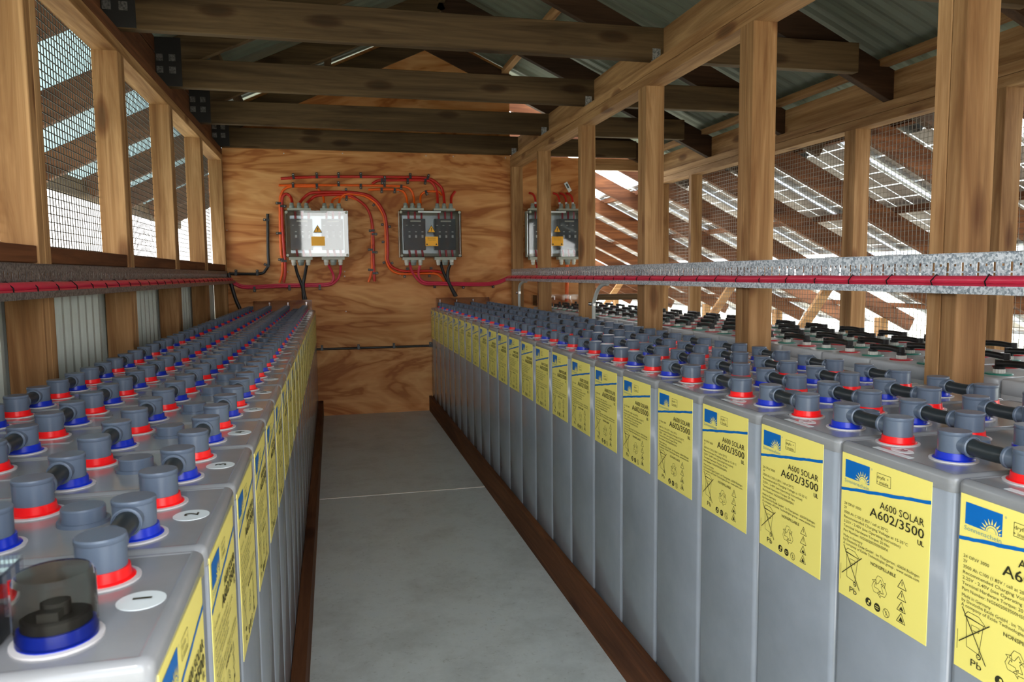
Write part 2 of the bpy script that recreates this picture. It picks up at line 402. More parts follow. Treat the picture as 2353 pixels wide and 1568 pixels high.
for i, y in enumerate(YJ):
    o_ = ordn(i+1)
    q = MB(); q.beam((-.80, y-.0235, 2.071), (XSR+.062, y-.0235, 2.071), .045, .139, bev=.002)
    tag(q.build('ceiling_joist', M['old_x']), 'dark weathered joist over the aisle, %s from the camera' % o_, 'beam', 'joists over the aisle')
    q = MB(); q.beam((XSR+.066, y-.0235, 2.069), (2.44, y-.0235, 2.069), .045, .135, bev=.002)
    tag(q.build('ceiling_joist', M['old_x']), 'dark joist over the side room, %s from the camera' % o_, 'beam', 'joists over the side room')
    for sg, xe, nm in ((-1, -.80, 'left'), (1, 2.95, 'right')):
        q = MB(); a = Vector((RIDGE, y+.024, roof(RIDGE)+.07)); e_ = Vector((xe, y+.024, roof(xe)+.07))
        q.beam(a, e_, .045, .14, up=(0,0,1), bev=.002)
        tag(q.build('rafter', M['dark_x' if sg > 0 else 'old_x']), 'dark sloping rafter under the %s roof side, %s from the camera' % (nm, o_), 'beam', nm+' rafters')
    if i < 5:
        y2 = YJ[i+1]
        q = MB(); q.beam((-.815, y+.05, 2.12), (-.815, y2-.05, 2.12), .03, .236, bev=.002)
        tag(q.build('blocking', M['brown_y']), 'brown blocking board above the left wall plate, %s from the camera' % o_, 'board', 'blocking on the left wall')
        q = MB(); q.beam((XSR+.068, y+.05, 2.071), (XSR+.068, y2-.05, 2.071), .04, .137, bev=.002)
        tag(q.build('blocking', M['pine_y']), 'pine blocking board above the partition plate, %s from the camera' % o_, 'board', 'blocking on the partition')
        q = MB(); q.beam((XO+.045, y+.05, 1.962), (XO+.045, y2-.002, 1.962), .04, .14, bev=.002)
        tag(q.build('blocking', M['pine_y']), 'pine blocking board above the outer wall plate, %s from the camera' % o_, 'board', 'blocking on the outer wall')
    # joist hanger at the partition and nail plates on the left
    q = MB(); q.box(XSR-.002, XSR+.035, y-.048, y-.0465, 2.001, 2.05); q.box(XSR-.002, XSR+.03, y-.048, y-.03, 2.0005, 2.0015)
    tag(q.build('joist_bracket', M['galv']), 'galvanised bracket holding the %s joist to the partition' % o_, 'bracket', 'joist brackets')
    if i:
        e = empty('nail_plate', (-.745, y-.049, 2.004), 'dark nail plate with four pale squares at the left end of the %s joist' % o_, 'bracket', 'nail plates')
        MB().box(-.812, -.682, y-.052, y-.0470, 2.004, 2.235).build('plate', M['darkplate'], e, origin=(-.745, y-.049, 2.004))
        for dx in (-.035, .022):
            for dz in (.060, .118):
                MB().box(-.745+dx-.015, -.745+dx+.015, y-.055, y-.0522, 2.004+dz, 2.004+dz+.032).build('washer_square', M['galv_dull'], e, origin=(-.745+dx, y-.053, 2.004+dz))
q = MB(); q.beam((RIDGE, -.3, 2.90), (RIDGE, 5.878, 2.90), .045, .15); tag(q.build('ridge_beam', M['old_y']), 'dark ridge beam running under the roof peak', 'beam')
for k, (x, nm) in enumerate(((-.60,'lowest left'), (.02,'upper left'), (1.36,'upper right'), (1.98,'middle right'), (2.62,'lowest right'))):
    q = MB(); z = roof(x)+.150
    q.beam((x, -.3, z), (x, 5.87, z), .05, .035, up=(-.42 if x > RIDGE else .42, 0, .9) if 0 else (0,0,1)); tag(q.build('purlin', M['pine_y' if x > RIDGE else 'old_y']), '%s purlin lying across the rafters' % nm, 'beam', 'purlins')
# far end of the side room: plates and rail across the open bay
q = MB(); q.beam((2.06, YW+.03, 1.932), (XO, YW+.03, 1.932), .045, .0445); tag(q.build('end_plate', M['pine_x']), 'lower pine plate across the open far bay of the side room', 'beam')
q = MB(); q.beam((2.06, YW+.03, 1.978), (XO, YW+.03, 1.978), .045, .0445); tag(q.build('end_plate', M['pine_x']), 'upper pine plate across the open far bay of the side room', 'beam')
q = MB(); q.beam((2.06, YW+.03, .872), (XO, YW+.03, .872), .045, .05); tag(q.build('rail', M['old_x']), 'grey timber rail across the open far bay of the side room', 'beam')
for y0, y1, i in [(YS[i], YS[i+1]-(.09 if i < 5 else .045), i) for i in range(6)]:
    q = MB(); q.beam((XSL-.03, y0+.001, 1.137), (XSL-.03, y1-.001, 1.137), .05, .045, bev=.002)
    tag(q.build('nogging', M['brown_y']), 'brown timber rail between left wall studs, %s bay from the camera' % ordn(i+1), 'beam', 'left wall rails')

# wire mesh bays
def mesh_panel(x, y0, y1, z0, z1, label, grp, mt, step=.025, r=.0008, thick=1.0):
    q = MB(); n = int((y1-y0)/step); m_ = int((z1-z0)/step)
    for i in range(n+1): yy = y0+(y1-y0)*i/n; q.box(x-r, x+r, yy-r, yy+r, z0, z1)
    for i in range(m_+1): zz = z0+(z1-z0)*i/m_; q.box(x+r, x+3*r, y0, y1, zz-r, zz+r)
    tag(q.build('wire_mesh', mt), label, 'wire mesh', grp)
for i in range(6):
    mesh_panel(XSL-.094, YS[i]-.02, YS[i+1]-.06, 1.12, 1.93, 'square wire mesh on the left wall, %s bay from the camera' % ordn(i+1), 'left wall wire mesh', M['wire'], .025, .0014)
for i in range(6):
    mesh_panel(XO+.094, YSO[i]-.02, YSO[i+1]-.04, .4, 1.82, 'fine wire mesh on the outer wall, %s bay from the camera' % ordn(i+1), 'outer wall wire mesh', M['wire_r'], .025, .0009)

# ------------------------------------------------------------ battery cells
def build_label(side):
    # printed label; u runs left to right and v downwards as read from the aisle
    q = MB(); Wd, Hd = .175, .22; top = .7555
    if side > 0: fx = 0; ymap = lambda u: .2185-.009-u; nx = -1
    else: fx = 0; ymap = lambda u: .012+u; nx = 1
    def P(u, v, l): return (fx+nx*(.0006+.00035*l), ymap(u), top-v)
    def quad(u0, v0, u1, v1, l, m): q.add([P(u0,v0,l),P(u1,v0,l),P(u1,v1,l),P(u0,v1,l)], [(0,1,2,3)], m)
    def poly(pts, l, m): q.add([P(u,v,l) for u, v in pts], [tuple(range(len(pts)))], m)
    def line(pts, w, m=2, l=1, closed=False):
        pts = pts+[pts[0]] if closed else pts
        for (a, b_), (c, d) in zip(pts, pts[1:]):
            L = math.hypot(c-a, d-b_) or 1; dx, dy = -(d-b_)/L*w/2, (c-a)/L*w/2
            poly([(a+dx,b_+dy),(c+dx,d+dy),(c-dx,d-dy),(a-dx,b_-dy)], l, m)
    def circ(u, v, r, l, m, n=18): poly([(u+r*math.cos(2*PI*k/n), v+r*math.sin(2*PI*k/n)) for k in range(n)], l, m)
    def text(s, u, v, size, m=2, right=False, width=None, bold=0, l=2):
        vs_, fs = text2d(s); w = max(a for a, _ in vs_); sx = (width/w) if width else size
        u0 = u-w*sx if right else u
        q.add([P(u0+a*sx, v-b_*size, l) for a, b_ in vs_], fs, m)
        if bold: q.add([P(u0+a*sx+bold, v-b_*size, l+.5) for a, b_ in vs_], fs, m)
    e = -.0001
    q.add([P(0,0,0),P(Wd,0,0),P(Wd,Hd,0),P(0,Hd,0)]+[(fx, ymap(u), top-v) for u, v in ((0,0),(Wd,0),(Wd,Hd),(0,Hd))], [(0,1,2,3),(0,4,5,1),(1,5,6,2),(2,6,7,3),(3,7,4,0)], 0)
    quad(.008,.009,.060,.036,1,1)
    cx, cy = .0465, .0358                                   # rising sun in the logo corner
    poly([(cx+.0088*math.cos(a), cy-.0088*math.sin(a)) for a in [PI*k/12 for k in range(13)]], 2, 0)
    for k in range(9):
        a = PI*(k+.5)/9; w = .13; r1, r2 = .0100, .0172
        poly([(cx+r1*math.cos(a-w), cy-r1*math.sin(a-w)), (min(cx+r2*math.cos(a), .060), cy-r2*math.sin(a)), (cx+r1*math.cos(a+w), cy-r1*math.sin(a+w))], 2, 0)
    line([(cx+.0064*math.cos(a), cy-.0064*math.sin(a)) for a in [PI*k/10 for k in range(11)]], .0007, 3, 3)
    text('Sonnenschein', .007, .0435, .0078, 3, width=.053); text('®', .063, .0125, .004, 3)
    line([(.075,.013),(.102,.013),(.102,.029),(.075,.029)], .0006, 2, closed=True)
    text('dryfit', .0755, .0205, .0065, 2, width=.016); text('+', .095, .020, .006); text('+', .0745, .0275, .006); text('inside', .080, .0275, .0065, 2, width=.018)
    random.seed(3); pts_t = []; pts_b = []
    for k in range(26):
        u = Wd*k/25; v = .0560-.029*k/25+.0002*math.sin(k*.9); pts_t.append((u, v-.0019-random.random()*.0008)); pts_b.append((u, v+.0019+random.random()*.0008))
    for k in range(25): poly([pts_t[k], pts_t[k+1], pts_b[k+1], pts_b[k]], 1, 1)
    text('A600 SOLAR', .165, .0625, .0145, 2, True, width=.082, bold=.0003)
    text('A602/3500', .165, .079, .0185, 2, True, width=.102, bold=.0007)
    text('UL', .165, .0895, .010, 2, True, width=.011, bold=.0009)
    for s, v, w in (('24 OPzV 3000', .078, .037), ('2V', .0845, .006), ('3500 Ah C100 (1.85V / cell at 20°C)', .0915, .093), ('Recommended Charging Voltage at 15-35°C', .0985, .130),
                    ('2.25V - 2.40V (see Operating Instruction)', .1055, .117), ('Terminal Hardware Torque: 20 Nm', .1125, .096), ('Part Number: NGS602003500HS0FA', .1195, .094),
                    ('Made in Germany', .1275, .042), ('by Deutsche Exide GmbH . Im Thiergarten . 63654 Büdingen', .1335, .152), ('A company of Exide Technologies group . www.exide.com', .1395, .152)):
        text(s, .008, v, .0058, 2, width=w)
    text('NONSPILLABLE', .068, .150, .0068, 2, width=.050, bold=.0003)
    line([(.004,.172),(.004,.197)], .0006)
    # crossed-out wheeled bin
    line([(.016,.150),(.018,.188),(.036,.190),(.041,.152)], .0007, closed=True); line([(.013,.150),(.018,.144),(.034,.144),(.043,.151)], .0007); line([(.013,.151),(.044,.152)], .0009)
    line([(.024,.158),(.035,.158),(.035,.164),(.024,.164)], .0005, closed=True); circ(.036, .193, .0035, 1, 2); circ(.036, .193, .0022, 2, 0); circ(.036,.193,.0009,3,2)
    line([(.010,.141),(.047,.199)], .0013, l=3); line([(.007,.186),(.050,.148)], .0013, l=3)
    text('Pb', .024, .2085, .0125, 2, width=.017)
    # recycling loop
    for k in range(3):
        a = -PI/2+k*2*PI/3; c_ = (.087, .176)
        def R_(x, y): return (c_[0]+x*math.cos(a+PI/2)-y*math.sin(a+PI/2), c_[1]+x*math.sin(a+PI/2)+y*math.cos(a+PI/2))
        line([R_(-.010,-.004), R_(-.004,-.015), R_(.004,-.015), R_(.009,-.008), R_(.012,-.010), R_(.010,-.002), R_(.003,-.005), R_(.006,-.006), R_(.002,-.011), R_(-.003,-.003)], .0006, closed=True)
    for k, v in enumerate((.158, .174, .190, .206)):       # warning triangles
        T = [(.130, v-.0105), (.138, v+.003), (.122, v+.003)]; line(T, .0009, closed=True)
        if k < 2: line([(.130, v-.007), (.130, v-.001)], .0011)
        else: poly([(.126, v+.0015), (.130, v-.004-(k-2)*.002), (.1345, v+.0015)], 1, 2)
    circ(.066, .207, .0062, 1, 2); circ(.068, .205, .0020, 2, 0, 8); poly([(.063,.210),(.069,.211),(.066,.207)], 2, 0)
    circ(.084, .2075, .0062, 1, 2); quad(.0805, .2055, .0875, .2065, 2, 0); quad(.0805, .2085, .0875, .2095, 2, 0)
    line([(.102+.006*math.cos(2*PI*k/16), .208+.006*math.sin(2*PI*k/16)) for k in range(16)], .0008, closed=True); line([(.098,.204),(.106,.212)], .0008); line([(.102,.205),(.102,.2115)], .001)
    return q
def cell_proto(side):
    # side +1: right row (body runs towards +x), -1: left row
    e = empty('battery_cell', (0,0,0))
    xa, xb = (0, CD) if side > 0 else (-CD, 0)
    w = .2192
    MB().rrect(xa, xb, 0, w, .012, [(.003, 0), (0, .004), (0, .7485), (.0012, .7492), (.0012,.7498)], top=False).build('case', M['case'], e)
    MB().rrect(xa, xb, 0, w, .012, [(.0012, .7498), (.0, .7505), (0, .7640), (.0005, .7667), (.0020, .7692), (.0045, .7711), (.0078, .7720), (.0100,.7720), (.0110,.7712)]).build('lid', M['lid'], e)
    lb = build_label(side).build('label', [M['yellow'], M['lblue'], M['ink'], M['inkb']], e)
    sx = side; top = .7712
    yb, yr = (.075, .179) if side > 0 else (.052, .161); xo = .070 if side > 0 else .0735
    for k in range(4):
        x = sx*(xo+.128*k)
        for y, nm, rm, d in ((yb, 'negative_terminal', 'blue', -1), (yr, 'positive_terminal', 'red', 1)):
            t = MB(); t.lathe([(.0200,.0115),(.0202,.0350),(.0202,.0350),(.0207,.0354),(.0207,.0386),(.0207,.0386),(.0199,.0402),(.0199,.0402),(0,.0405)], (x, y, top), 28)
            t.tube([(x, y+d*.012, top+.0235), (x, y+d*.031, top+.0235)], [.0125, .0125], 20)
            t.lathe([(.0128,0),(.0142,.001),(.0142,.001),(.0142,.0045),(.0142,.0045),(.0105,.0048)], (x, y+d*.0275, top+.0235) if d > 0 else (x, y-.0320, top+.0235), 20, axis='y')
            t = t.build(nm, M['cap'], e)
            r = MB(); r.lathe([(.0302,0),(.0302,.0016),(.0302,.0016),(.0262,.0020)], (x, y, top), 28, 1)
            r.lathe([(.0262,.0020),(.0256,.0030),(.0228,.0034),(.0228,.0034),(.0219,.0120),(.0219,.0120),(.0200,.0120)], (x, y, top), 28, 0)
            r.build(rm+'_ring', [M[rm], M['washer']], t)
    xv = sx*.138
    v = MB(); v.lathe([(.0255,0),(.0255,.004),(.0255,.004),(.0215,.004),(.0215,.004),(.0215,.0165),(.0215,.0165),(.0205,.0182),(.0205,.0182),(0,.0186)], (xv, .112, top), 28); v.build('vent_plug', M['cap'], e)
    # slightly raised moulded fields of the lid
    f = MB()
    for k in (2, 3): f.rrect(min(sx*(.02+.131*k), sx*(.115+.131*k)), max(sx*(.02+.131*k), sx*(.115+.131*k)), .098, .124, .004, [(0, top), (.001, top+.0016)], seg=2)
    f.build('moulded_rib', M['lid'], e)
    return e
def sticker(cell, side, num, loc):
    top = .7712; q = MB()
    if side < 0:
        cx, cy, r = -.031, .107, .0185
        q.lathe([(r,0),(r,.0006),(r,.0006),(0,.0007)], (cx, cy, top), 28); size = .021
        up = (-1, 0); rt = (0, 1)
    else:
        cx, cy, r = .040, .135, .0125
        v = [(cx+r*1.0*math.cos(PI*(k+.5)/4), cy+r*1.5*math.sin(PI*(k+.5)/4), top+.0004) for k in range(8)]; q.add(v+[(a, b_, top) for a, b_, _ in v], [tuple(range(8))]+[(k, k+8, (k+1) % 8+8, (k+1) % 8) for k in range(8)])
        q.box(.015, .025, .095, .165, top, top+.0004); size = .014
        up = (1, 0); rt = (0, -1)
    o = q.build('number_sticker', M['white'], cell, loc=(0,0,0))
    vs_, fs = text2d(str(num)); w = max(a for a, _ in vs_); t = MB()
    for bd in (0, .0012): t.add([(cx+rt[0]*((a-w/2)*size+bd)+up[0]*(b_-.35)*size, cy+rt[1]*((a-w/2)*size+bd)+up[1]*(b_-.35)*size, top+.0012+bd*.1) for a, b_ in vs_], fs)
    t.build('number', M['ink' if side < 0 else 'pinkw'], o, loc=(0,0,0))
KIDORD = lambda o: abs(sum(v.co.x for v in o.data.vertices)/len(o.data.vertices))
COLN = ['line nearest the aisle', 'second line from the aisle', 'third line from the aisle', 'line furthest from the aisle']
for side, x, y0, row in ((-1, XL, Y0L, 'left'), (1, XR, Y0R, 'right')):
    pr = cell_proto(side)
    for i in range(24):
        c = pr if i == 23 else copy_tree(pr)
        c.location = (x, y0+i*PITCHY, ZB)
        tag(c, 'grey battery cell with yellow label, %s from the camera in the %s row' % (ordn(i+1), row), 'battery', row+' row battery cells')
    cells = sorted([o for o in C.objects if o.name.startswith('battery_cell') and o.get('group') == row+' row battery cells'], key=lambda o: o.location.y)
    for i, c in enumerate(cells): sticker(c, side, i+1 if side < 0 else 24-i, None)
    # sleeved links over each seam
    yb, yr = (.075, .179) if side > 0 else (.052, .161); xo = .070 if side > 0 else .0735
    d = PITCHY+yb-yr; q = MB()
    pts = [(0, .030+(d-.060)*k/8, -.0010*math.sin(PI*k/8)) for k in range(9)]
    q.tube(pts, [.0115]+[.0108]*7+[.0115], 18); link = q.build('link_sleeve', M['tube'], origin=(0,0,0))
    first = True
    for i in range(23):
        for k in range(4):
            o = link if first else link.copy()
            if not first: C.objects.link(o)
            first = False
            o.location = (x+side*(xo+.128*k), y0+i*PITCHY+yr, ZB+.7712+.0235)
            tag(o, 'black link from %s to %s cell of the %s row, %s' % (ordn(i+1), ordn(i+2), row, COLN[k]), 'cable link', row+' row cable links')
near = [o for o in C.objects if o.get('label') == 'grey battery cell with yellow label, first from the camera in the left row'][0]
t0 = min([o for o in C.objects if o.parent == near and o.name.startswith('negative_terminal')], key=lambda o: KIDORD(o))
q = MB(); q.lathe([(.0198,0),(.0198,.019),(.0198,.019),(.018,.0205),(.018,.0205),(.0085,.0205),(.0085,.0205),(.0085,.030),(.0085,.030),(0,.0302)], (-.0735, .052, .7712), 24); q.box(-.080, -.067, .036, .050, .7712+.0205, .7712+.027)
me = q.build('bare', [M['darkplate']], None, origin=(0,0,0)); t0.data = me.data; bpy.data.objects.remove(me)
# side room bank with bare terminals
def cell2_proto():
    e = empty('battery_cell', (0,0,0)); w = .215
    MB().rrect(0, CD, 0, w, .012, [(.003, 0), (0, .004), (0, .735), (.0012, .7357), (.0012,.7363)], top=False).build('case', M['case2'], e)
    MB().rrect(0, CD, 0, w, .012, [(.0012, .7363), (.0, .737), (0, .7655), (.0008, .7685), (.003, .7708), (.006, .7718), (.009,.7718)]).build('lid', M['case2'], e)
    for k in range(4):
        x = .066+.131*k
        for y, nm, m in ((.058, 'negative_terminal', 'green'), (.162, 'positive_terminal', 'reddisc')):
            t = MB(); t.lathe([(.031,0),(.031,.001),(.031,.001),(.029,.003),(.029,.003),(.014,.003)], (x, y, .7718), 20, 0)
            t = t.build(nm, M[m], e)
            a = MB(); n = 24; v = []
            for h in (.003, .013):
                for j in range(n): rr = .0125+(.0012 if j % 2 else 0); v.append((x+rr*math.cos(2*PI*j/n), y+rr*math.sin(2*PI*j/n), .7718+h))
            a.add(v, [(j, (j+1) % n, (j+1) % n+n, j+n) for j in range(n)]); a.build('collar', M['ribbed'], t)
            c_ = MB(); c_.lathe([(.0125,.013),(.0125,.020),(.0125,.020),(.0095,.021),(.0095,.021),(.0092,.036),(.0092,.036),(0,.0362)], (x, y, .7718), 8, sm=False); c_.build('bolt_cap', M['black'], t)
    return e
M['case2'] = case_mat('light grey battery case', (176,178,182), .25)
p2 = cell2_proto(); N2 = 20; Y2 = 1.219
for i in range(N2):
    c = p2 if i == N2-1 else copy_tree(p2)
    c.location = (1.515, Y2+i*PITCHY, ZB); tag(c, 'pale grey battery cell beyond the partition posts, %s of that row from the camera' % ordn(i+1), 'battery', 'side room battery cells')
q = MB(); d = PITCHY+.058-.162
q.tube([(0, d*k/10, .004*math.sin(PI*k/10)+.003) for k in range(11)], [.011]+[.0085]*9+[.011], 12); lk = q.build('link_cable', M['black'], origin=(0,0,0))
first = True
for i in range(N2-1):
    for k in range(4):
        o = lk if first else lk.copy()
        if not first: C.objects.link(o)
        first = False; o.location = (1.515+.066+.131*k, Y2+i*PITCHY+.162, ZB+.7718+.0225)
        tag(o, 'black link between %s and %s side room cells, %s' % (ordn(i+1), ordn(i+2), COLN[k].replace('the aisle', 'the posts')), 'cable link', 'side room cable links')

# ------------------------------------------------------------ cable trays with strapped red cables
def tray(side, xw, y0, y1, mt, z0, z1, nm):
    q = MB(); t = .0012; s_ = -side    # web at xw, flange reaches towards the aisle
    step = .02125; n = int((y1-y0)/step); H = z1-z0
    za, zb_, zc, zd = z0+.30*H, z0+.50*H, z0+.54*H, z0+.76*H
    def band(a, c): q.box(xw, xw+t, y0, y1, a, c)
    band(z0, z0+.18*H); band(zb_, zc); band(zd, z1)
    for k in range(n+1):
        ya = y0+k*step; w = .0068
        for (a, c, par) in ((z0+.18*H, zb_, 0), (zc, zd, 0)):
            q.box(xw, xw+t, ya+w/2, min(ya+step-w/2, y1), a, c)
        if k % 2: q.box(xw, xw+t, ya-w/2, ya+w/2, z0+.40*H, zb_); q.box(xw, xw+t, ya-w/2, ya+w/2, zc, zc+.12*H)
        else: q.box(xw, xw+t, ya-w/2, ya+w/2, z0+.18*H, z0+.24*H)
        if k % 2: q.box(xw, xw+t, ya-w/2, ya+w/2, zd-.0035, zd)
    x2 = xw-side*.055
    q.box(min(xw, x2), max(xw, x2), y0, y1, z0-t, z0); q.box(min(x2, x2+side*t), max(x2, x2+side*t), y0, y1, z0, z0+.0165)
    q.box(min(xw, xw-side*.006), max(xw, xw-side*.006), y0, y1, z1-t, z1)
    return tag(q.build('cable_tray', mt), nm, 'cable tray')
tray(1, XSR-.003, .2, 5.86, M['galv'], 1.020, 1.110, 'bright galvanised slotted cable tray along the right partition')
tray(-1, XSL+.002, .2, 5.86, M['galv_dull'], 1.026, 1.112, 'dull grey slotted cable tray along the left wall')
def bundle(side, x, y0, y1, z, nm):
    e = empty('cable_bundle', (x, y0, z), nm, 'cables'); rnd = random.Random(5+side)
    offs = [(-.011*side, .0106), (.0105*side, .0106), (-.003*side, .0285)]
    for k, (dx, dz) in enumerate(offs):
        n = 40; pts = []
        for i in range(n+1):
            y = y0+(y1-y0)*i/n; pts.append((x+dx+rnd.uniform(-.0015,.0015), y, z+dz+rnd.uniform(-.001,.001)+.0003))
        q = MB(); q.tube(smooth(pts, 3), .0103, 12); q.build('cable', M['crimson'], e, origin=(x, y0, z))
    y = y0+.05; n = 0
    while y < y1-.05:
        q = MB(); pts = [(-.0235,.007),(-.018,.026),(-.004,.0408),(.010,.034),(.0225,.016),(.021,.002),(0,-.0008),(-.019,.001)]
        P_ = [(x+a*side, y+(.012 if b_ > .015 else 0)+.004*rnd.random(), z+b_) for a, b_ in pts]; P_.append(P_[0])
        q.tube(P_, .0016, 6, cap=False); q.lathe([(0,-.0035),(.0035,-.003),(.0035,.003),(0,.0035)], (x-.0215*side, y, z+.005), 8); q.build('cable_tie', M['black'], e, origin=(x, y, z))
        y += .145; n += 1
bundle(1, XSR-.030, .25, 5.84, 1.0205, 'crimson cables strapped with black ties in the right tray')
bundle(-1, XSL+.030, .25, 5.84, 1.0265, 'crimson cables strapped with black ties in the left tray')

# ------------------------------------------------------------ cables on the plywood wall
YC = YW-.013
CAB = dict(
 R1=('redc',.0105,'topmost red cable running to the right junction box',[(-.342,1.79),(-.172,1.803),(.144,1.813),(.6,1.818),(.75,1.811),(.827,1.766),(.86,1.714),(.865,1.61)]),
 R2=('redc',.0105,'short red cable just under the topmost red cable',[(.32,1.762),(.369,1.788),(.468,1.793),(.716,1.797),(.78,1.775),(.812,1.71),(.812,1.61)]),
 O1=('orange',.0085,'long straight orange cable running to the right junction box',[(-.359,1.741),(-.174,1.746),(.271,1.751),(.549,1.748),(.614,1.717),(.633,1.667),(.631,1.61)]),
 O2=('orange',.0085,'short orange cable curving into the first gland of the right box',[(.29,1.719),(.368,1.723),(.482,1.724),(.55,1.711),(.577,1.667),(.58,1.61)]),
 O3=('orange',.0085,'small orange loop over the middle of the right junction box',[(.852,1.687),(.826,1.71),(.755,1.714),(.721,1.708),(.687,1.678),(.681,1.61)]),
 R3=('redc',.0105,'stub of red cable bending into a hole right of the right box',[(.957,1.717),(.925,1.671),(.916,1.61)]),
 O4=('orange',.0085,'orange cable looping down the left side of the left junction box',[(-.38,1.024),(-.359,1.091),(-.353,1.191),(-.361,1.249),(-.361,1.429),(-.355,1.616),(-.345,1.673),(-.32,1.712),(-.276,1.732),(-.177,1.736),(-.096,1.733),(-.068,1.706),(-.042,1.658),(-.037,1.61)]),
 R4=('redc',.0105,'red cable looping down the left side of the left junction box',[(-.35,1.024),(-.336,1.091),(-.333,1.191),(-.337,1.249),(-.343,1.429),(-.34,1.615),(-.329,1.664),(-.303,1.678),(-.276,1.655),(-.265,1.61)]),
 R5=('redc',.0105,'red cable arching between the boxes then running under the right box',[(.898,1.033),(.841,1.086),(.763,1.101),(.634,1.1),(.531,1.103),(.455,1.135),(.423,1.187),(.425,1.246),(.425,1.382),(.415,1.508),(.386,1.583),(.343,1.637),(.269,1.682),(.136,1.696),(-.034,1.694),(-.132,1.686),(-.185,1.647),(-.212,1.61)]),
 R6=('redc',.0105,'red cable arching from the left box straight down between the boxes',[(.319,1.025),(.316,1.187),(.318,1.313),(.316,1.432),(.299,1.533),(.256,1.607),(.159,1.671),(.062,1.679),(-.083,1.669),(-.133,1.641),(-.158,1.61)]),
 O5=('orange',.0085,'orange cable arching between the boxes then running under the right box',[(.856,1.018),(.83,1.054),(.783,1.08),(.633,1.08),(.505,1.083),(.44,1.12),(.409,1.187),(.41,1.247),(.408,1.458),(.389,1.543),(.342,1.618),(.269,1.667),(.233,1.676),(.136,1.685),(.085,1.654),(.07,1.61)]),
 O6=('orange',.0085,'orange cable arching from the left box straight down between the boxes',[(.274,1.02),(.301,1.111),(.301,1.187),(.304,1.247),(.308,1.484),(.276,1.582),(.208,1.641),(.135,1.661),(.076,1.662),(.031,1.643),(.018,1.61)]),
 K1=('black',.0108,'black conduit bending up the plywood left of the left box',[(-.444,1.531),(-.452,1.249),(-.451,1.166),(-.475,1.118),(-.512,1.093),(-.671,1.093),(-.73,1.095)]),
 K2=('black',.0135,'thick black cable dropping from the left tray to the left battery row',[(-.735,1.10),(-.715,.999),(-.69,.901),(-.665,.835)]),
 K3=('black',.0115,'black cable hanging from the first bottom gland of the left box',[(-.262,1.17),(-.247,1.09),(-.216,.996),(-.208,.896)]),
 K4=('black',.0115,'black cable hanging from the second bottom gland of the left box',[(-.174,1.17),(-.196,1.066),(-.208,.996),(-.194,.896)]),
 C1=('crimson',.0092,'upper crimson cable from the left box to the left tray',[(-.028,1.17),(.01,1.088),(.012,1.043),(-.027,1.013),(-.202,1.009),(-.393,1.008),(-.559,1.001),(-.651,1.008),(-.715,1.044)]),
 C2=('crimson',.0092,'lower crimson cable from the left box to the left tray',[(.07,1.17),(.064,1.087),(.033,1.033),(-.027,1.000),(-.202,.995),(-.393,.994),(-.559,.987),(-.652,.994),(-.715,1.03)]),
 C3=('crimson',.0092,'lower crimson cable from the right box to the right tray',[(.584,1.17),(.607,1.093),(.648,1.035),(.699,1.001),(.812,.996),(1.13,.986),(1.264,.995),(1.37,1.033)]),
 C4=('crimson',.0092,'upper crimson cable from the right box to the right tray',[(.669,1.17),(.654,1.081),(.67,1.037),(.71,1.015),(.812,1.010),(1.13,1.000),(1.264,1.009),(1.37,1.047)]),
 K5=('black',.0115,'black cable hanging from the first black gland of the right box',[(.822,1.17),(.847,1.09),(.881,1.018),(.937,.901)]),
 K6=('black',.0115,'black cable hanging from the last bottom gland of the right box',[(.907,1.17),(.882,1.09),(.888,1.018),(.948,.901)]),
 K7=('black',.009,'thin black conduit running low across the plywood between the rows',[(-.13,.517),(.303,.516),(.76,.516)]),
)
CLIPS = [(-.253,1.811),(-.084,1.815),(.074,1.821),(.238,1.827),(.415,1.824),(.61,1.828),(.747,1.824),(.395,1.782),(.589,1.782),(.723,1.781),(-.257,1.745),(-.086,1.747),(.072,1.75),(.235,1.75),(.413,1.753),(.539,1.745),(.39,1.72),(.489,1.721),(.125,1.709),(.127,1.651),(-.37,1.61),(-.328,1.588),(-.378,1.39),(-.379,1.195),(-.333,1.185),(-.473,1.488),(-.476,1.16),(-.682,1.104),(-.533,1.109),(.339,1.618),(.301,1.411),(.333,1.385),(.394,1.458),(.433,1.441),(.397,1.326),(.29,1.267),(.326,1.247),(.277,1.115),(.325,1.088),(.4,1.17),(.446,1.16),(.571,1.106),(.55,1.072),(.756,1.117),(.742,1.067),(.731,1.702),(-.557,.981),(-.309,.978),(-.089,.974),(.781,.979),(1.008,.982),(1.246,.979),(-.087,.533),(.185,.53),(.454,.532),(.738,.536)]
cabs = {}
